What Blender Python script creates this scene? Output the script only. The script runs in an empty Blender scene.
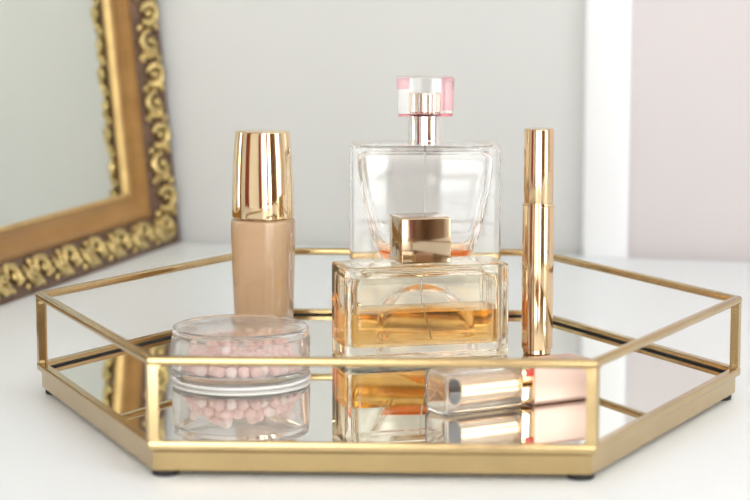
import bpy, bmesh, math, random
from mathutils import Vector, Matrix

random.seed(7)
C = bpy.context.scene.collection
CM = 0.01
PI = math.pi

# ------------------------------------------------------------------ materials
def new_mat(name):
    m = bpy.data.materials.new(name)
    m.use_nodes = True
    nt = m.node_tree
    b = nt.nodes['Principled BSDF']
    return m, nt, b

def pbr(name, col, rough=0.5, metal=0.0, bump=0.0, bscale=200.0, var=0.0, vscale=30.0, rvar=0.0, spec=0.5, coat=0.0):
    m, nt, b = new_mat(name)
    b.inputs['Base Color'].default_value = (*col, 1)
    b.inputs['Roughness'].default_value = rough
    b.inputs['Metallic'].default_value = metal
    b.inputs['Specular IOR Level'].default_value = spec
    b.inputs['Coat Weight'].default_value = coat
    tc = nt.nodes.new('ShaderNodeTexCoord')
    if var > 0:
        n = nt.nodes.new('ShaderNodeTexNoise'); n.inputs['Scale'].default_value = vscale
        n.inputs['Detail'].default_value = 5
        nt.links.new(tc.outputs['Object'], n.inputs['Vector'])
        r = nt.nodes.new('ShaderNodeValToRGB')
        r.color_ramp.elements[0].position = 0.3; r.color_ramp.elements[1].position = 0.7
        r.color_ramp.elements[0].color = (*[c * (1 - var) for c in col], 1)
        r.color_ramp.elements[1].color = (*[min(1, c * (1 + var)) for c in col], 1)
        nt.links.new(n.outputs['Fac'], r.inputs['Fac'])
        nt.links.new(r.outputs['Color'], b.inputs['Base Color'])
    if rvar > 0:
        n = nt.nodes.new('ShaderNodeTexNoise'); n.inputs['Scale'].default_value = vscale * 2
        nt.links.new(tc.outputs['Object'], n.inputs['Vector'])
        mr = nt.nodes.new('ShaderNodeMapRange')
        mr.inputs['To Min'].default_value = max(0, rough - rvar); mr.inputs['To Max'].default_value = rough + rvar
        nt.links.new(n.outputs['Fac'], mr.inputs['Value'])
        nt.links.new(mr.outputs['Result'], b.inputs['Roughness'])
    if bump > 0:
        n = nt.nodes.new('ShaderNodeTexNoise'); n.inputs['Scale'].default_value = bscale
        n.inputs['Detail'].default_value = 4
        nt.links.new(tc.outputs['Object'], n.inputs['Vector'])
        bp = nt.nodes.new('ShaderNodeBump'); bp.inputs['Strength'].default_value = bump
        bp.inputs['Distance'].default_value = 0.001
        nt.links.new(n.outputs['Fac'], bp.inputs['Height'])
        nt.links.new(bp.outputs['Normal'], b.inputs['Normal'])
    return m

def glass(name, col=(1, 1, 1), ior=1.5, rough=0.0, absorb=None, density=0.0, milky=0.0):
    m, nt, b = new_mat(name)
    nt.nodes.remove(b)
    out = nt.nodes['Material Output']
    g = nt.nodes.new('ShaderNodeBsdfGlass')
    g.inputs['Color'].default_value = (*col, 1)
    g.inputs['IOR'].default_value = ior
    g.inputs['Roughness'].default_value = rough
    surf = g.outputs[0]
    if milky > 0:
        d = nt.nodes.new('ShaderNodeBsdfTranslucent'); d.inputs['Color'].default_value = (0.95, 0.95, 0.95, 1)
        d2 = nt.nodes.new('ShaderNodeBsdfDiffuse'); d2.inputs['Color'].default_value = (0.95, 0.95, 0.95, 1)
        mx0 = nt.nodes.new('ShaderNodeMixShader'); mx0.inputs[0].default_value = 0.5
        nt.links.new(d.outputs[0], mx0.inputs[1]); nt.links.new(d2.outputs[0], mx0.inputs[2])
        mx = nt.nodes.new('ShaderNodeMixShader'); mx.inputs[0].default_value = milky
        nt.links.new(surf, mx.inputs[1]); nt.links.new(mx0.outputs[0], mx.inputs[2])
        surf = mx.outputs[0]
    nt.links.new(surf, out.inputs['Surface'])
    if absorb:
        v = nt.nodes.new('ShaderNodeVolumeAbsorption')
        v.inputs['Color'].default_value = (*absorb, 1); v.inputs['Density'].default_value = density
        nt.links.new(v.outputs[0], out.inputs['Volume'])
    return m

def striped_wood(name, c1, c2, rough, scale, coord='Object'):
    m, nt, b = new_mat(name)
    tc = nt.nodes.new('ShaderNodeTexCoord')
    mp = nt.nodes.new('ShaderNodeMapping'); mp.inputs['Scale'].default_value = scale
    n = nt.nodes.new('ShaderNodeTexNoise'); n.inputs['Scale'].default_value = 1.0; n.inputs['Detail'].default_value = 6
    r = nt.nodes.new('ShaderNodeValToRGB')
    r.color_ramp.elements[0].position = 0.3; r.color_ramp.elements[1].position = 0.7
    r.color_ramp.elements[0].color = (*c1, 1); r.color_ramp.elements[1].color = (*c2, 1)
    nt.links.new(tc.outputs[coord], mp.inputs['Vector']); nt.links.new(mp.outputs['Vector'], n.inputs['Vector'])
    nt.links.new(n.outputs['Fac'], r.inputs['Fac']); nt.links.new(r.outputs['Color'], b.inputs['Base Color'])
    b.inputs['Roughness'].default_value = rough
    return m

M = {}
M['wall'] = pbr('wall_paint', (0.63, 0.635, 0.625), 0.85, var=0.012, vscale=3, bump=0.05, bscale=400)
M['wall_pink'] = pbr('wall_paint_pink', (0.65, 0.61, 0.615), 0.85, var=0.012, vscale=3, bump=0.05, bscale=400)
M['trim'] = pbr('trim_paint', (0.87, 0.88, 0.90), 0.5, var=0.005, vscale=5)
M['ceiling'] = pbr('ceiling_paint', (0.9, 0.9, 0.9), 0.9, var=0.01, vscale=3)
M['floor'] = striped_wood('floor_wood', (0.62, 0.55, 0.47), (0.70, 0.63, 0.55), 0.5, (3, 40, 3))
M['table'] = pbr('table_white', (0.905, 0.96, 0.99), 0.38, var=0.006, vscale=6, rvar=0.04, spec=0.4)
M['curtain'] = pbr('curtain_cloth', (0.32, 0.085, 0.05), 0.9, var=0.15, vscale=60)
M['door'] = striped_wood('door_wood', (0.20, 0.125, 0.075), (0.28, 0.18, 0.11), 0.5, (40, 40, 3))
M['gold'] = pbr('brushed_brass', (0.54, 0.40, 0.20), 0.20, 1.0, bump=0.04, bscale=500, var=0.05, vscale=60, rvar=0.05)
M['rubber'] = pbr('black_rubber', (0.015, 0.015, 0.015), 0.7, var=0.2, vscale=100)
M['mirror'] = pbr('mirror_silver', (0.86, 0.87, 0.84), 0.012, 1.0, var=0.004, vscale=5)
M['old_mirror'] = pbr('mirror_greenish', (0.83, 0.86, 0.81), 0.03, 1.0, var=0.01, vscale=6)
M['gold_polish'] = pbr('polished_gold', (0.84, 0.66, 0.42), 0.05, 1.0, rvar=0.02, vscale=40)
M['rose_gold'] = pbr('rose_gold', (0.80, 0.585, 0.365), 0.13, 1.0, rvar=0.02, vscale=40)
M['tube_gold'] = pbr('satin_gold', (0.74, 0.54, 0.34), 0.2, 1.0, rvar=0.03, vscale=40)
M['bronze'] = pbr('bronze_cap', (0.60, 0.46, 0.31), 0.09, 1.0, rvar=0.02, vscale=40)
M['satin_rose'] = pbr('satin_rose', (0.70, 0.515, 0.44), 0.42, 1.0, bump=0.02, bscale=900, rvar=0.03)
M['silver'] = pbr('silver_metal', (0.90, 0.88, 0.87), 0.07, 1.0, rvar=0.02)
M['champagne'] = pbr('champagne_metal', (0.93, 0.85, 0.74), 0.10, 1.0, rvar=0.02)
M['dark'] = pbr('dark_mauve', (0.07, 0.04, 0.035), 0.8, spec=0.1, var=0.1, vscale=80)
M['red'] = pbr('red_patch', (0.62, 0.06, 0.03), 0.25, var=0.05)  # plain red for the small patch on the lipstick collar
M['beige'] = pbr('beige_cream', (1.0, 0.70, 0.425), 0.35, var=0.02, vscale=30)
M['glass'] = glass('clear_glass', (1, 1, 1), 1.5)
M['warm_glass'] = glass('champagne_glass', (1.0, 0.988, 0.95), 1.5)
M['thin_glass'] = glass('bottle_glass', (0.99, 0.99, 0.985), 1.5)
M['acrylic'] = glass('clear_acrylic', (1, 1, 1), 1.36, milky=0.05)
M['jar'] = glass('jar_plastic', (1, 1, 1), 1.17, milky=0.16)
M['frost'] = pbr('frosted_white', (0.93, 0.92, 0.91), 0.35, var=0.01)
M['lid'] = glass('lid_plastic', (1, 1, 1), 1.25, milky=0.07)
M['amber'] = glass('amber_perfume', (1, 1, 1), 1.36, absorb=(0.985, 0.71, 0.06), density=60)
M['orange'] = glass('orange_perfume', (1, 1, 1), 1.36, absorb=(1.0, 0.60, 0.04), density=130)
M['pink_glass'] = glass('pink_glass', (1.0, 0.74, 0.78), 1.5)
M['tube'] = pbr('dip_tube_plastic', (0.92, 0.91, 0.88), 0.3, var=0.01)
M['pearl_pink'] = pbr('powder_pink', (0.90, 0.62, 0.56), 0.75, var=0.06, vscale=300, bump=0.3, bscale=900)
M['pearl_pale'] = pbr('powder_pale', (0.95, 0.79, 0.73), 0.75, var=0.05, vscale=300, bump=0.3, bscale=900)
M['pearl_peach'] = pbr('powder_peach', (0.92, 0.68, 0.55), 0.75, var=0.06, vscale=300, bump=0.3, bscale=900)
M['frame_wood'] = striped_wood('frame_wood', (0.27, 0.13, 0.03), (0.38, 0.195, 0.05), 0.42, (14, 14, 60))
M['frame_gilt'] = pbr('frame_inner_gilt', (0.62, 0.42, 0.17), 0.4, 0.6, var=0.15, vscale=60)
M['frame_dark'] = pbr('frame_dark_wood', (0.12, 0.062, 0.033), 0.5, var=0.3, vscale=60)
M['carving'] = pbr('antique_gilding', (0.60, 0.46, 0.20), 0.36, 0.9, var=0.35, vscale=90, bump=0.3, bscale=300)
M['backing'] = pbr('backing_board', (0.30, 0.22, 0.15), 0.8, var=0.1)

# ------------------------------------------------------------------ mesh tools (all lengths in cm)
class MB:
    def __init__(self):
        self.bm = bmesh.new()
    def add(self, verts, faces):
        vs = [self.bm.verts.new(v) for v in verts]
        for f in faces:
            try: self.bm.faces.new([vs[i] for i in f])
            except ValueError: pass
        return vs
    def rings(self, rings, cap0=True, cap1=True, close=False, flip=False):
        n = len(rings[0])
        verts = [p for r in rings for p in r]
        faces = []
        m = len(rings)
        for i in range(m if close else m - 1):
            j = (i + 1) % m
            for k in range(n):
                l = (k + 1) % n
                faces.append((i * n + k, i * n + l, j * n + l, j * n + k))
        if not close:
            if cap0: faces.append(tuple(reversed(range(n))))
            if cap1: faces.append(tuple((m - 1) * n + k for k in range(n)))
        if flip: faces = [tuple(reversed(f)) for f in faces]
        return self.add(verts, faces)
    def lathe(self, prof, n=64, cx=0, cy=0, flip=False, close=False):
        rr = []
        for r, z in prof:
            rr.append([(cx + r * math.cos(2 * PI * k / n), cy + r * math.sin(2 * PI * k / n), z) for k in range(n)])
        self.rings(rr, close=close, flip=flip)
    def tube(self, pts, rad, n=10):
        pts = [Vector(p) for p in pts]
        rr = []
        up = Vector((0, 0, 1))
        for i, p in enumerate(pts):
            t = (pts[min(i + 1, len(pts) - 1)] - pts[max(i - 1, 0)]).normalized()
            a = t.cross(up)
            if a.length < 1e-4: a = t.cross(Vector((1, 0, 0)))
            a.normalize(); b = a.cross(t)
            r = rad[i] if isinstance(rad, (list, tuple)) else rad
            rr.append([tuple(p + a * r * math.cos(2 * PI * k / n) + b * r * math.sin(2 * PI * k / n)) for k in range(n)])
        self.rings(rr)
    def box(self, x0, x1, y0, y1, z0, z1, bev=0.0, seg=3):
        v = self.add([(x0, y0, z0), (x1, y0, z0), (x1, y1, z0), (x0, y1, z0), (x0, y0, z1), (x1, y0, z1), (x1, y1, z1), (x0, y1, z1)],
                     [(3, 2, 1, 0), (4, 5, 6, 7), (0, 1, 5, 4), (1, 2, 6, 5), (2, 3, 7, 6), (3, 0, 4, 7)])
        if bev > 0:
            es = {e for q in v for e in q.link_edges}
            bmesh.ops.bevel(self.bm, geom=list(es), offset=bev, segments=seg, affect='EDGES', profile=0.5)
    def ball(self, c, r, sub=2, mat=None):
        m = Matrix.Translation(c) @ (mat.to_4x4() if mat else Matrix.Identity(4)) @ Matrix.Diagonal((*r, 1) if hasattr(r, '__len__') else (r, r, r, 1))
        bmesh.ops.create_icosphere(self.bm, subdivisions=sub, radius=1.0, matrix=m)
    def build(self, name, mat, parent=None, loc=None, rotz=0.0, sharp=38, matrix=None, fix=False):
        bm = self.bm
        if matrix is not None: bm.transform(matrix)
        if fix: bmesh.ops.recalc_face_normals(bm, faces=bm.faces)
        bm.transform(Matrix.Scale(CM, 4))
        bm.normal_update()
        for f in bm.faces: f.smooth = True
        th = math.radians(sharp)
        for e in bm.edges:
            if len(e.link_faces) == 2 and e.calc_face_angle(0) > th: e.smooth = False
        me = bpy.data.meshes.new(name)
        bm.to_mesh(me); bm.free()
        mats = mat if isinstance(mat, list) else [mat]
        for m in mats: me.materials.append(m)
        o = bpy.data.objects.new(name, me); C.objects.link(o)
        if parent: o.parent = parent
        if loc is not None: o.location = Vector(loc) * CM
        o.rotation_euler = (0, 0, rotz)
        return o

def thing(name, label, cat, loc=(0, 0, 0), rotz=0.0, group=None):
    o = bpy.data.objects.new(name, None); C.objects.link(o)
    o.empty_display_size = 0.02
    o.location = Vector(loc) * CM; o.rotation_euler = (0, 0, rotz)
    o['label'] = label; o['category'] = cat
    if group: o['group'] = group
    return o

def struct(o):
    o['kind'] = 'structure'
    return o

def rrect(w, d, r, z, n=8, ox=0.0, oy=0.0):
    """Rounded rectangle (w wide in x, d deep in y), counter-clockwise."""
    r = min(r, w / 2 - 1e-4, d / 2 - 1e-4)
    out = []
    for cx, cy, a0 in ((w/2 - r, d/2 - r, 0), (-w/2 + r, d/2 - r, 90), (-w/2 + r, -d/2 + r, 180), (w/2 - r, -d/2 + r, 270)):
        for k in range(n + 1):
            a = math.radians(a0 + 90 * k / n)
            out.append((ox + cx + r * math.cos(a), oy + cy + r * math.sin(a), z))
    return out

def solid_rr(mb, secs, fil0=0.0, fil1=0.0, n=8, steps=5, flip=False, ox=0.0, oy=0.0):
    """Loft of rounded rectangles (w, d, r, z) with filleted end edges."""
    rr = []
    w, d, r, z = secs[0]
    if fil0 > 0:
        for k in range(steps):
            a = PI / 2 * k / steps
            i = fil0 * (1 - math.sin(a)); zz = z + fil0 * (1 - math.cos(a))
            rr.append(rrect(w - 2*i, d - 2*i, max(r - i, 0.02), zz, n, ox, oy))
        rr.append(rrect(w, d, r, z + fil0, n, ox, oy))
    else:
        rr.append(rrect(w, d, r, z, n, ox, oy))
    for s in secs[1:-1]: rr.append(rrect(*s, n, ox, oy))
    w, d, r, z = secs[-1]
    if fil1 > 0:
        for k in range(steps + 1):
            a = PI / 2 * k / steps
            i = fil1 * (1 - math.cos(a)); zz = z - fil1 + fil1 * math.sin(a)
            rr.append(rrect(w - 2*i, d - 2*i, max(r - i, 0.02), zz, n, ox, oy))
    else:
        rr.append(rrect(w, d, r, z, n, ox, oy))
    mb.rings(rr, flip=flip)

def offset_poly(pts, d):
    """Inward mitred offset of a counter-clockwise polygon."""
    n = len(pts); out = []
    for i in range(n):
        p0, p1, p2 = Vector(pts[i - 1]), Vector(pts[i]), Vector(pts[(i + 1) % n])
        e1 = (p1 - p0).normalized(); e2 = (p2 - p1).normalized()
        n1 = Vector((-e1.y, e1.x)); n2 = Vector((-e2.y, e2.x))
        b = (n1 + n2); b = b / b.dot(n1)
        out.append(tuple(p1 + b * d))
    return out

# ------------------------------------------------------------------ the room (its back wall is turned 15 degrees to the lens)
RA = math.radians(-14.8)
U = Vector((math.cos(RA), math.sin(RA), 0)); V = Vector((math.sin(RA), -math.cos(RA), 0))
O = Vector((-27.6, 66.4, 0))
def room_m():
    m = Matrix.Identity(4)
    for i in range(3):
        m[i][0] = U[i]; m[i][1] = -V[i]; m[i][2] = (0, 0, 1)[i]; m[i][3] = O[i]
    return m
RM = room_m()
LU, LV, ZF, ZC = 280.0, 300.0, -75.0, 170.0
def rbox(name, mat, u0, u1, v0, v1, z0, z1, bev=0.0, parent=None, more=()):
    mb = MB()
    for a in ((u0, u1, v0, v1, z0, z1),) + tuple(more):
        mb.box(a[0], a[1], -a[3], -a[2], a[4], a[5], bev)
    return mb.build(name, mat, parent, matrix=RM)

T = 8.0
struct(rbox('floor', M['floor'], -T, LU + T, -T, LV + T, ZF - 5, ZF))
struct(rbox('ceiling', M['ceiling'], -T, LU + T, -T, LV + T, ZC, ZC + 5))
TU0, TU1 = 44.8, 48.5
struct(rbox('wall_back', M['wall'], -T, TU0 + 1, -T, 0, ZF, ZC))
struct(rbox('wall_back_right', M['wall_pink'], TU0 + 1, LU + T, -T, 0, ZF, ZC))
struct(rbox('trim_1', M['trim'], TU0, TU1, 0, 0.9, ZF, ZC, bev=0.5))
struct(rbox('wall_left', M['wall'], -T, 0, 0, LV, ZF, ZC))

# right wall with one window opening, front wall with two
def wall_with_holes(name, mat, axis, c0, c1, a0, a1, holes):
    """axis 'u': wall runs along u at v c0..c1; axis 'v': runs along v at u c0..c1; holes = (lo, hi, z0, z1)."""
    parts = []
    cur = a0
    for lo, hi, z0, z1 in holes:
        parts += [(cur, lo, ZF, ZC), (lo, hi, ZF, z0), (lo, hi, z1, ZC)]
        cur = hi
    parts.append((cur, a1, ZF, ZC))
    bx = [(p[0], p[1], c0, c1, p[2], p[3]) if axis == 'u' else (c0, c1, p[0], p[1], p[2], p[3]) for p in parts]
    return struct(rbox(name, mat, *bx[0], more=bx[1:]))

WF = [(6, 92, -60, 150), (122, 196, -60, 150)]
WR = [(95, 190, -60, 150)]
wall_with_holes('wall_front', M['wall'], 'u', LV, LV + T, 0, LU, WF)
wall_with_holes('wall_right', M['wall'], 'v', LU, LU + T, 0, LV, WR)
wi = 1
for lo, hi, z0, z1 in WF:
    w = struct(rbox('window_%d' % wi, M['trim'], lo, hi, LV + 2, LV + 6, z0, z0 + 4, more=(
        (lo, hi, LV + 2, LV + 6, z1 - 4, z1), (lo, lo + 4, LV + 2, LV + 6, z0 + 4, z1 - 4), (hi - 4, hi, LV + 2, LV + 6, z0 + 4, z1 - 4),
        ((lo + hi) / 2 - 2, (lo + hi) / 2 + 2, LV + 2, LV + 6, z0 + 4, z1 - 4))))
    wi += 1
for lo, hi, z0, z1 in WR:
    w = struct(rbox('window_%d' % wi, M['trim'], LU + 2, LU + 6, lo, hi, z0, z0 + 4, more=(
        (LU + 2, LU + 6, lo, hi, z1 - 4, z1), (LU + 2, LU + 6, lo, lo + 4, z0 + 4, z1 - 4), (LU + 2, LU + 6, hi - 4, hi, z0 + 4, z1 - 4),
        (LU + 2, LU + 6, (lo + hi) / 2 - 2, (lo + hi) / 2 + 2, z0 + 4, z1 - 4))))
    wi += 1
# unseen red-brown drapes, put in for the polished caps to mirror
def drape(name, a0, a1, base, axis):
    n = 60; pts = []
    for k in range(n + 1):
        s = a0 + (a1 - a0) * k / n
        t = base - 4 - 2.2 * math.sin(k * 2 * PI * 5 / n)
        pts.append((s, t))
    rr = []
    for z in (ZF + 2, 60, ZC - 12):
        f = [(s, t) for s, t in pts]; b = [(s, t + 0.5) for s, t in reversed(pts)]
        ring = []
        for s, t in f + b:
            u, v = (s, t) if axis == 'u' else (t, s)
            p = O + U * u + V * v
            ring.append((p.x, p.y, z))
        rr.append(ring)
    mb = MB(); mb.rings(rr)
    return mb.build(name, M['curtain'], fix=True)
struct(drape('reflection_drape_1', 90, 124, LV, 'u'))
struct(drape('reflection_drape_2', 194, 222, LV, 'u'))
struct(drape('reflection_drape_3', 92, 122, 6, 'v'))  # no window on this wall; drapes added to stripe the foundation cap
struct(drape('reflection_drape_4', 172, 206, 6, 'v'))
struct(rbox('reflection_door', M['door'], 226, 277, LV - 3, LV, ZF, 130, bev=0.5))  # unseen brown door, added and widened so the bronze cap mirrors brown
struct(rbox('reflection_panel', M['door'], LU - 2, LU, 206, 297, ZF, 130, bev=0.4))  # unseen wood panel, added to darken the bronze cap's reflection

# ------------------------------------------------------------------ dressing table
tb = thing('dressing_table', 'white satin table top running back to the grey wall, under the gold tray', 'table', tuple(O + U*75 + V*48 + Vector((0, 0, ZF))))
def tbuild(name, mat, boxes, bev):
    mb = MB()
    for u0, u1, v0, v1, z0, z1 in boxes: mb.box(u0, u1, -v1, -v0, z0, z1, bev)
    o = mb.build(name, mat, None, matrix=Matrix.Translation(-(O + U*75 + V*48 + Vector((0, 0, ZF)))) @ RM)
    o.parent = tb
    return o
tbuild('table_top', M['table'], [(0.3, 150, 1.0, 96, -3.2, 0)], 0.25)
tbuild('apron', M['table'], [(6, 144, 6, 8, -12, -3.2), (6, 144, 88, 90, -12, -3.2), (6, 8, 8, 88, -12, -3.2), (142, 144, 8, 88, -12, -3.2)], 0)
for a, b in ((5, 6), (139, 6), (5, 85), (139, 85)):
    tbuild('leg', M['table'], [(a, a + 6, b, b + 6, ZF, -3.2)], 0.4)

# ------------------------------------------------------------------ hexagonal tray
S = 18.0
hexc = []
for a, m in ((180, 1), (240, 1.053), (300, 1.053), (0, 1), (60, .922), (120, .922)):
    hexc.append((S * math.cos(math.radians(a)) * m, S * math.sin(math.radians(a)) * 1.145))
HEX = offset_poly(hexc, -0.18)          # outer outline; rail centres lie on hexc
tray = thing('vanity_tray', 'hexagonal gold metal tray with open railing and mirrored bottom on the white table', 'tray', (0, 0, 0), -0.041)
ZM = 1.30
ZT = ZM + 0.012
def ring_profile(prof, base=HEX):
    mb = MB(); rr = []
    for o, z in prof: rr.append([(x, y, z) for x, y in offset_poly(base, o)])
    mb.rings(rr, close=True)
    return mb
ring_profile([(0.03, 1.63), (0.0, 1.58), (0.0, 1.30), (0.03, 1.24), (0.20, 1.14), (0.22, 1.08), (0.22, 0.39), (0.25, 0.31), (0.32, 0.27),
              (1.2, 0.27), (1.2, ZM - 0.04), (0.42, ZM - 0.04), (0.42, 1.60), (0.39, 1.63)]).build('base_frame', M['gold'], tray, fix=True)
b = 0.11; w0 = 0.44; z0, z1 = 4.94, 5.36
rp = []
for k in range(24):                      # softly squared round bar
    a = 2 * PI * k / 24; c_, s_ = math.cos(a), math.sin(a)
    f = (abs(c_) ** 2.6 + abs(s_) ** 3.2) ** (-1 / 3.2)
    rp.append((w0 / 2 + w0 / 2 * f * c_, (z0 + z1) / 2 + (z1 - z0) / 2 * f * s_))
ring_profile(rp).build('top_rail', M['gold'], tray, fix=True)
mb = MB(); ip = offset_poly(HEX, 0.43)
mb.rings([[(x, y, z) for x, y in ip] for z in (ZM - 0.03, ZM)])
mb.build('mirror_plate', M['mirror'], tray)
ring_profile([(0.415, ZM + 0.10), (0.415, ZM), (0.50, ZM + 0.005), (0.50, ZM + 0.08)]).build('dark_seam', M['rubber'], tray, fix=True)
mb = MB(); ip = offset_poly(HEX, 1.19)
mb.rings([[(x, y, z) for x, y in ip] for z in (0.30, ZM - 0.045)])
mb.build('bottom_panel', M['backing'], tray)
for i in range(6):
    P0, P, P2 = Vector(HEX[i - 1]), Vector(HEX[i]), Vector(HEX[(i + 1) % 6])
    IN = offset_poly(HEX, 0.38)
    OUT = offset_poly(HEX, 0.02)
    d1 = (P0 - P).normalized(); d2 = (P2 - P).normalized()
    n1 = Vector((d1.y, -d1.x)); n2 = Vector((-d2.y, d2.x))
    pw = 0.40
    oc, ic = Vector(OUT[i]), Vector(IN[i])
    poly = [oc, oc + d2 * pw, oc + d2 * pw + n2 * 0.36, ic, oc + d1 * pw + n1 * 0.36, oc + d1 * pw]
    mb = MB()
    mb.rings([[(p.x, p.y, z) for p in poly] for z in (1.60, z0 + 0.05)])
    for d, nn in ((d1, n1), (d2, n2)):            # curved fillets where the post meets rail and lip
        for zc, sg in ((1.62, 1), (z0 + 0.03, -1)):
            R_ = 0.24; pr = [(pw - 0.02, zc), ]
            for k in range(7):
                a = PI / 2 * k / 6
                pr.append((pw + R_ - R_ * math.sin(a) , zc + sg * (R_ - R_ * math.cos(a))))
            ra = [tuple(oc + d * s + nn * 0.02) + (z,) for s, z in pr]
            rb = [tuple(oc + d * s + nn * 0.29) + (z,) for s, z in pr]
            mb.rings([ra, rb])
    mb.build('post', M['gold'], tray, fix=True)
    c = Vector(offset_poly(HEX, 0.92)[i])
    mb = MB(); mb.lathe([(0.55, 0.0), (0.60, 0.04), (0.60, 0.29)], 24, c.x, c.y)
    mb.build('foot', M['rubber'], tray)

# ------------------------------------------------------------------ mascara tube
mt = thing('mascara_tube', 'tall slim rose gold mascara tube standing upright on the mirrored tray', 'mascara', (8.20, 5.15, ZT))
mb = MB(); mb.lathe([(0.70, 0), (0.76, 0.04), (0.77, 0.26), (0.82, 0.28), (0.85, 0.33), (0.85, 8.02), (0.83, 8.06)])
mb.build('body', M['rose_gold'], mt)
mb = MB(); mb.lathe([(0.80, 8.06), (0.855, 8.07), (0.855, 8.17), (0.80, 8.185)]); mb.build('ring', M['gold_polish'], mt)
mb = MB(); mb.lathe([(0.79, 8.185), (0.80, 8.23), (0.79, 12.10), (0.775, 12.16), (0.74, 12.19), (0.6, 12.19)]); mb.build('cap', M['rose_gold'], mt)

# ------------------------------------------------------------------ foundation bottle
fd = thing('foundation_bottle', 'beige liquid foundation bottle with a polished gold cap standing behind the powder jar', 'foundation bottle', (-6.9, 10.7, ZT), math.radians(-15))
mb = MB()
solid_rr(mb, [(3.05, 2.75, 1.0, 0.0), (3.1, 2.8, 1.0, 0.3), (3.35, 3.0, 1.15, 3.2), (3.50, 3.1, 1.2, 6.2), (3.48, 3.1, 1.2, 6.72)], 0.18, 0.16, 10)
gb = mb.build('glass_body', M['thin_glass'], fd)
mb = MB()
solid_rr(mb, [(2.72, 2.42, 0.9, 0.3), (3.02, 2.7, 1.05, 3.2), (3.16, 2.8, 1.1, 6.2), (3.1, 2.75, 1.05, 6.60)], 0.2, 0.1, 10, ox=-0.06)
mb.build('foundation_cream', M['beige'], gb)
mb = MB()
solid_rr(mb, [(2.2, 2.0, 0.6, 6.71), (2.2, 2.0, 0.6, 6.86)], 0, 0); mb.build('neck', M['gold_polish'], fd)
mb = MB()
solid_rr(mb, [(3.48, 2.95, 1.40, 6.78), (3.45, 2.93, 1.38, 8.2), (3.32, 2.85, 1.35, 10.0), (3.05, 2.65, 1.25, 11.68)], 0.05, 0.12, 12)
mb.build('cap', M['gold_polish'], fd)

# ------------------------------------------------------------------ powder jar with pearls
JC = (-7.38, -1.85)
jar = thing('powder_jar', 'round clear plastic jar of pink powder pearls with a flat lid', 'powder jar', (*JC, ZT))
mb = MB()
mb.lathe([(3.30, 0), (3.46, 0.04), (3.52, 0.14), (3.52, 0.30), (3.47, 0.36), (3.50, 0.44), (3.50, 2.15), (3.46, 2.22), (3.20, 2.22), (3.16, 2.18), (3.12, 0.62), (3.0, 0.50), (0.3, 0.48)], 96)
mb.build('body', M['jar'], jar)
mb = MB()
mb.lathe([(0.3, 2.50), (3.20, 2.50), (3.24, 2.46), (3.24, 2.25), (3.43, 2.25), (3.45, 2.30), (3.44, 2.66), (3.38, 2.72), (3.20, 2.70), (0.3, 2.66)], 96)
mb.build('lid', M['lid'], jar)
mb = MB(); mb.lathe([(3.28, 0.0), (3.46, 0.005), (3.535, 0.10), (3.535, 0.16), (3.50, 0.19), (3.28, 0.02)], 96, close=True); mb.build('base_rim', M['frost'], jar, fix=True)
mb = MB(); mb.lathe([(0.02, 0.484), (2.98, 0.484), (3.0, 0.49), (2.98, 0.496), (0.02, 0.496)], 64); mb.build('inner_floor', M['frost'], jar)
def pearl_proto(mat, seed):
    rnd = random.Random(seed)
    bm = bmesh.new(); bmesh.ops.create_icosphere(bm, subdivisions=3, radius=0.30)
    ph = [rnd.uniform(0, 6.28) for _ in range(6)]
    for v in bm.verts:
        d = 1 - 0.035 * (1 + math.sin(9 * v.co.x + ph[0]) * math.sin(11 * v.co.y + ph[1]) * math.sin(10 * v.co.z + ph[2]))
        v.co *= d
    bm.transform(Matrix.Scale(CM, 4))
    for f in bm.faces: f.smooth = True
    me = bpy.data.meshes.new('powder_pearl'); bm.to_mesh(me); bm.free(); me.materials.append(mat)
    return me
kinds = [(pearl_proto(M['pearl_pink'], 1), 'rose pink powder pearl inside the round clear jar', 'rose pink pearls in the powder jar'),
         (pearl_proto(M['pearl_pale'], 2), 'pale pink powder pearl inside the round clear jar', 'pale pink pearls in the powder jar'),
         (pearl_proto(M['pearl_peach'], 3), 'peach powder pearl inside the round clear jar', 'peach pearls in the powder jar')]
dp = 0.605; hp = dp * math.sqrt(2 / 3); k = 0
for lay in range(3):
    ox, oy = ((0, 0), (dp / 2, dp * math.sqrt(3) / 6), (0, 0))[lay]
    lim = (2.78, 2.72, 2.5)[lay]
    for iy in range(-6, 7):
        for ix in range(-7, 8):
            x = ix * dp + (iy % 2) * dp / 2 + ox; y = iy * dp * math.sqrt(3) / 2 + oy
            if math.hypot(x, y) > lim: continue
            if lay == 2 and random.random() < 0.62: continue
            me, lb, gr = random.choices(kinds, (5, 4, 2))[0]
            o = bpy.data.objects.new('powder_pearl', me); C.objects.link(o)
            o.location = Vector((JC[0] + x, JC[1] + y, ZM + 0.50 + 0.30 + lay * hp)) * CM
            o.rotation_euler = [random.uniform(0, 6.28) for _ in range(3)]
            o['label'] = lb; o['category'] = 'powder pearl'; o['group'] = gr
            k += 1

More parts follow.
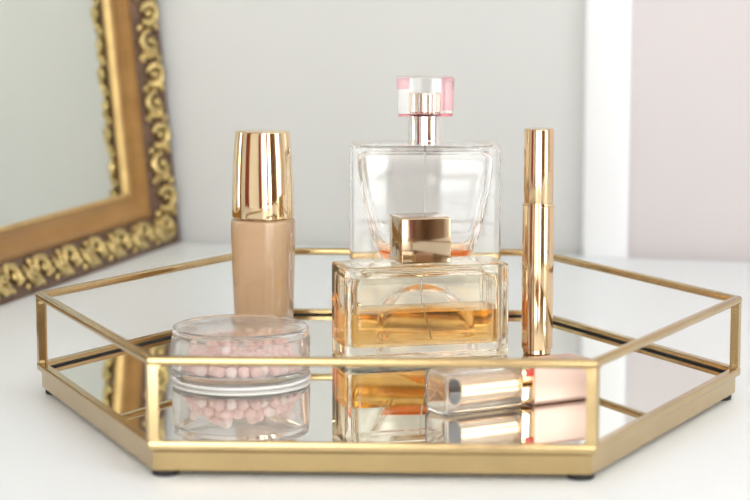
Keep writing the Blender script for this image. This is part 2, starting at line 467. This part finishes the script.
# ------------------------------------------------------------------ small rectangular perfume bottle with cube cap
PW, PD, PH = 9.1, 3.4, 5.02
PA = math.radians(14)
FL = Vector((-1.95, 2.3))
pc = Vector((1.85, 4.94))
pf = thing('perfume_bottle', 'low rectangular glass perfume bottle half full of amber perfume with bronze cube cap', 'perfume bottle', (pc.x, pc.y, ZT), PA)
mb = MB()
solid_rr(mb, [(PW, PD, 0.30, 0), (PW, PD, 0.30, PH)], 0.14, 0.20, 6)
cav = [(PW - 1.0, PD - 0.8, 0.5, 0.70), (PW - 0.9, PD - 0.7, 0.5, 1.0), (PW - 0.9, PD - 0.7, 0.5, 3.95), (PW - 1.1, PD - 0.8, 0.5, 4.4), (PW - 2.4, PD - 1.2, 0.6, 4.6)]
solid_rr(mb, cav, 0.15, 0.1, 6, flip=True)
mb.build('glass_body', M['warm_glass'], pf)
mb = MB(); e = 0.02
lv = 2.5
solid_rr(mb, [(PW - 1.0 + e, PD - 0.8 + e, 0.5, 0.69), (PW - 0.9 + e, PD - 0.7 + e, 0.5, 1.0), (PW - 0.9 + e, PD - 0.7 + e, 0.5, lv)], 0.15, 0.0, 6)
mb.build('perfume', M['amber'], pf)
mb = MB(); mb.tube([(0, 0, 4.45), (0.02, 0, 3.6), (0.14, 0, 2.2), (0.5, 0, 0.85)], 0.042); mb.build('dip_tube', M['tube'], pf)
mb = MB(); mb.lathe([(0.75, PH - 0.02), (0.78, PH + 0.02), (0.78, PH + 0.12), (0.70, PH + 0.16)], 48); mb.build('collar', M['gold_polish'], pf)
mb = MB(); q = 1.38
mb.box(-q, q, -q + 0.08, q - 0.08, PH + 0.08, PH + 2.50, 0.07, 3)
mb.build('cap', M['bronze'], pf)

# ------------------------------------------------------------------ tall clear perfume bottle
BW, BD, BH = 8.65, 3.7, 10.75
bt = thing('perfume_bottle', 'large clear glass perfume bottle with faceted pink-tinted cap behind the smaller perfume', 'perfume bottle', (2.3, 11.6 + BD / 2, ZT), math.radians(-0.3))
mb = MB()
solid_rr(mb, [(BW - 0.1, BD - 0.1, 0.30, 0), (BW, BD, 0.30, 5), (BW, BD, 0.30, BH)], 0.12, 0.22, 6)
curve = [(3.62, 0.5), (3.68, 1.4), (3.85, 2.1), (4.2, 2.55), (4.7, 2.80), (5.6, 3.12), (6.4, 3.32), (8.0, 3.68), (9.4, 3.86), (10.1, 3.88), (10.35, 3.6), (10.45, 2.8)]
def big_cav(grow=0.0, top=None):
    s = []
    for z, hw in curve:
        dd = min(2.7, 1.2 + (z - 3.62) * 2.2) if z < 9.5 else (2.7, 2.4, 1.8)[[10.1, 10.35, 10.45].index(z)] if z in (10.1, 10.35, 10.45) else 2.7
        s.append((2 * hw + grow, dd + grow, min(0.6, hw * 0.8), z - (grow / 2 if z < 3.65 else 0)))
    if top is not None:
        lo = [x for x in s if x[3] < top]
        a, c = lo[-1], s[len(lo)]
        t = (top - a[3]) / (c[3] - a[3])
        lo.append(tuple(a[i] + (c[i] - a[i]) * t for i in range(3)) + (top,))
        return lo
    return s
solid_rr(mb, big_cav(), 0, 0, 8, flip=True)
dome = [(2.60 * math.cos(a), 0.12 + 2.75 * math.sin(a)) for a in [PI / 2 * k / 12 for k in range(12)] + [PI / 2 * 0.985]]
solid_rr(mb, [(2 * h, min(2.6, 1.6 * h), min(0.8, 0.7 * h), z) for h, z in dome], 0, 0, 8, flip=True, ox=-0.2)   # hollow arched base
mb.build('glass_body', M['glass'], bt)
mb = MB(); solid_rr(mb, big_cav(0.02, 4.7), 0, 0, 8); mb.build('perfume', M['orange'], bt)
mb = MB(); mb.tube([(0, 0, 10.7), (0, 0, 7), (0.08, 0, 5), (0.12, 0, 3.9)], 0.05); mb.build('dip_tube', M['tube'], bt)
mb = MB(); mb.lathe([(1.0, BH - 0.01), (1.0, BH + 0.16), (0.97, BH + 0.20), (0.96, BH + 0.24), (0.96, BH + 1.42), (1.0, BH + 1.46), (1.0, BH + 1.56), (0.9, BH + 1.62)], 48); mb.build('collar', M['silver'], bt)
CZ = BH + 1.62
mb = MB(); solid_rr(mb, [(3.08, 2.8, 0.12, CZ), (3.10, 2.8, 0.12, CZ + 0.12)], 0.03, 0.03, 4); mb.build('cap_base', M['pink_glass'], bt)
mb = MB(); solid_rr(mb, [(3.14, 2.75, 0.10, CZ + 0.13), (3.32, 2.85, 0.10, CZ + 2.22)], 0.06, 0.10, 4)
cp = mb.build('cap', M['glass'], bt)
mb = MB(); mb.lathe([(0.2, CZ + 0.18), (0.85, CZ + 0.18), (0.90, CZ + 0.24), (0.90, CZ + 1.24), (0.85, CZ + 1.30), (0.2, CZ + 1.30)], 48); mb.build('atomizer', M['champagne'], bt)
for xa, xb, za, zb in ((-1.52, -0.85, 1.45, 2.12), (0.88, 1.52, 0.3, 2.12)):  # pink slabs inside the cap imitate patches of refracted pink
    mb = MB(); mb.box(xa, xb, 0.95, 1.15, CZ + za, CZ + zb, 0.03, 2)
    mb.build('pink_refraction', M['pink_glass'], cp)

# ------------------------------------------------------------------ lipstick lying on the tray
LA = math.radians(30)
lp = thing('lipstick', 'lipstick lying on its side with a clear cap and satin rose gold case', 'lipstick', (2.72, -11.3, ZT), LA)
def along(mb_fn):
    """Build upright along z, then lay down: z -> x, keeping the section centred 1 cm above the tray."""
    return Matrix(((0, 0, 1, 0), (1, 0, 0, 1.0), (0, 1, 0, 1.0), (0, 0, 0, 1)))
LM = along(None)
mb = MB(); solid_rr(mb, [(2.0, 2.0, 0.30, 0), (2.0, 2.0, 0.30, 4.25)], 0.16, 0.03, 6)
solid_rr(mb, [(1.74, 1.74, 0.26, 0.16), (1.76, 1.76, 0.26, 4.20)], 0.06, 0.0, 6, flip=True)
mb.build('clear_cap', M['acrylic'], lp, matrix=LM)
mb = MB(); mb.lathe([(0.64, 1.30), (0.66, 0.98), (0.72, 0.95), (0.77, 1.0), (0.77, 4.3), (0.6, 4.3)], 48)
mb.build('inner_tube', M['tube_gold'], lp, matrix=LM, fix=True)
mb = MB(); mb.lathe([(0.05, 1.0), (0.5, 1.0), (0.62, 1.02), (0.64, 1.06), (0.60, 1.28)], 48)
mb.build('bullet', M['dark'], lp, matrix=LM, fix=True)
mb = MB(); solid_rr(mb, [(1.80, 1.80, 0.30, 4.22), (1.80, 1.80, 0.30, 4.95)], 0.03, 0.03, 6); mb.build('collar', M['gold_polish'], lp, matrix=LM)
mb = MB(); mb.box(4.50, 4.90, 0.085, 0.11, 1.45, 1.82, 0.01, 2)
rm = mb.build('red_mark', M['red'], lp); rm['label'] = 'small red mark'
mb = MB(); solid_rr(mb, [(2.0, 2.0, 0.26, 4.93), (2.0, 2.0, 0.26, 8.3)], 0.03, 0.08, 6); mb.build('case', M['satin_rose'], lp, matrix=LM)

# ------------------------------------------------------------------ framed mirror leaning against the left wall
LEAN = math.radians(5.2)
P0 = O + U * 11.6 + V * 0.9
e1 = V.copy(); nn = U.copy()
ew = Vector((0, 0, 1)) * math.cos(LEAN) - nn * math.sin(LEAN)
et = nn * math.cos(LEAN) + Vector((0, 0, 1)) * math.sin(LEAN)
FRW, FRH, FT = 62.0, 60.0, 3.6
fr = thing('framed_mirror', 'large mirror in a carved gilt and brown wood frame leaning in the corner', 'mirror', tuple(P0))
FB = Matrix.Identity(4)                     # frame axes: x along the bottom edge to the camera, y up the mirror, z out of its face
for i in range(3): FB[i][0] = e1[i]; FB[i][1] = ew[i]; FB[i][2] = et[i]
FB = FB @ Matrix.Translation((0, 0, -FT))
def frame_loft(name, prof, mat, close=True):
    mb = MB(); rr = []
    for w, t in prof: rr.append([(w, w, t), (FRW - w, w, t), (FRW - w, FRH - w, t), (w, FRH - w, t)])
    mb.rings(rr, close=close)
    return mb.build(name, mat, fr, matrix=FB, fix=True, sharp=50)
frame_loft('outer_moulding', [(0.0, 3.6), (0.05, 3.3), (0.45, 0.0), (2.45, 0.0), (2.45, 2.15), (2.3, 2.32), (2.0, 2.55), (1.2, 3.15), (0.55, 3.55), (0.25, 3.66)], M['frame_dark'])
frame_loft('inner_moulding', [(2.45, 0.3), (2.45, 2.20), (2.62, 2.26), (2.78, 2.18), (2.9, 2.02), (3.95, 1.55), (4.05, 1.58), (4.25, 1.52), (4.36, 1.3), (4.36, 0.3)], M['frame_wood'])
frame_loft('sight_edge', [(4.36, 0.3), (4.36, 1.38), (4.44, 1.40), (4.56, 1.34), (4.62, 1.2), (4.62, 1.05), (4.62, 0.3)], M['frame_gilt'])
mb = MB(); w = 4.4
mb.rings([[(w, w, t), (FRW - w, w, t), (FRW - w, FRH - w, t), (w, FRH - w, t)] for t in (0.75, 1.03)])
mb.build('mirror_glass', M['old_mirror'], fr, matrix=FB, fix=True)
mb = MB(); w = 2.5
mb.rings([[(w, w, t), (FRW - w, w, t), (FRW - w, FRH - w, t), (w, FRH - w, t)] for t in (0.05, 0.28)])
mb.build('backing_board', M['backing'], fr, matrix=FB, fix=True)
# carved scrolls along each side: s runs along the side, c across the cove (0 outer .. 1 inner), h above it
def carve(side):
    mb = MB(); rnd = random.Random(side + 11)
    Ln = FRW if side in (0, 2) else FRH
    def loc(s, c, h):
        w = 0.3 + 2.0 * c; t = 3.58 - 1.20 * c + 0.14 * math.sin(PI * c)
        w += 0.62 * h; t += 0.78 * h
        if side == 0: return Vector((s, w, t))
        if side == 1: return Vector((FRW - w, s, t))
        if side == 2: return Vector((s, FRH - w, t))
        return Vector((w, s, t))
    def blob(s, c, h, rs, rc, rh, rot=0.0):
        o = loc(s, c, h)
        a = (loc(s + 0.1, c, h) - o).normalized(); bb = (loc(s, c + 0.05, h) - o); bb = (bb - a * bb.dot(a)).normalized(); n = a.cross(bb)
        if n.z < 0: n = -n
        a2 = a * math.cos(rot) + bb * math.sin(rot); b2 = -a * math.sin(rot) + bb * math.cos(rot)
        m = Matrix((a2, b2, n)).transposed()
        mb.ball(o, (rs, rc, rh), 2, m)
    s = 1.4; i = 0
    while s < Ln - 1.4:
        sg = 1 if i % 2 == 0 else -1
        pts = []; rad = []                       # thick C-scroll ending in a boss
        for k in range(15):
            a = 2 * PI * 0.74 * k / 14
            r = 0.98 - 0.035 * k
            pts.append(loc(s + sg * (r * 0.98 * math.cos(a)), 0.5 + 0.44 * r * math.sin(a) * sg, 0.10 + 0.18 * math.sin(PI * k / 14)))
            rad.append(0.15 + 0.17 * math.sin(PI * (0.15 + 0.85 * k / 14)))
        mb.tube(pts, rad, 8)
        blob(s + sg * 0.10, 0.5, 0.26, 0.36, 0.34, 0.28)
        q = s + 1.38                             # leaf spray between the scrolls
        for ang, ln in ((-0.9, 0.56), (-0.2, 0.70), (0.5, 0.58)):
            blob(q + 0.22 * math.cos(ang), 0.5 + 0.32 * math.sin(ang) * sg + rnd.uniform(-.04, .04), 0.16, ln * 0.66, 0.23, 0.26, ang * sg)
        blob(q - 0.22, 0.14, 0.10, 0.34, 0.24, 0.22, 0.6 * sg)
        blob(q - 0.15, 0.86, 0.10, 0.36, 0.24, 0.22, -0.6 * sg)
        s += 2.5 + rnd.uniform(-0.12, 0.12); i += 1
    return mb.build('carving', M['carving'], fr, matrix=FB, sharp=80)
for sd in range(4): carve(sd)

# ------------------------------------------------------------------ daylight through the windows
sc = bpy.context.scene
wd = bpy.data.worlds.new('daylight'); sc.world = wd; wd.use_nodes = True
bg = wd.node_tree.nodes['Background']; bg.inputs['Color'].default_value = (0.985, 1.0, 0.98, 1); bg.inputs['Strength'].default_value = 1.0
def portal(name, center, normal, sx, sy):
    l = bpy.data.lights.new(name, 'AREA'); l.shape = 'RECTANGLE'; l.size = sx * CM; l.size_y = sy * CM
    l.cycles.is_portal = True
    o = bpy.data.objects.new(name, l); C.objects.link(o)
    o.location = center * CM
    o.rotation_euler = normal.to_track_quat('-Z', 'Z').to_euler()
    return o
for lo, hi, za, zb in WF: portal('window_light', O + U * (lo + hi) / 2 + V * (LV + 1) + Vector((0, 0, (za + zb) / 2)), -V, hi - lo, zb - za)
for lo, hi, za, zb in WR: portal('window_light', O + U * (LU + 1) + V * (lo + hi) / 2 + Vector((0, 0, (za + zb) / 2)), -U, hi - lo, zb - za)

# ------------------------------------------------------------------ camera
cam = bpy.data.cameras.new('camera'); co = bpy.data.objects.new('camera', cam); C.objects.link(co)
co.location = Vector((-0.579, -102.88, 21.284)) * CM
co.rotation_euler = (PI / 2 - 0.132, 0, 0)
cam.sensor_width = 36; cam.lens = 2022 / 750 * 36
cam.clip_start = 0.01
cam.dof.use_dof = True; cam.dof.focus_distance = 1.07; cam.dof.aperture_fstop = 10.5
sc.camera = co

sc.view_settings.view_transform = 'Standard'; sc.view_settings.look = 'None'
sc.view_settings.gamma = 1.0; sc.view_settings.use_curve_mapping = False
sc.view_settings.exposure = 2.60
cy = sc.cycles
cy.use_denoising = True
cy.max_bounces = 24; cy.transmission_bounces = 20; cy.glossy_bounces = 12; cy.diffuse_bounces = 8; cy.transparent_max_bounces = 16
cy.sample_clamp_indirect = 8.0
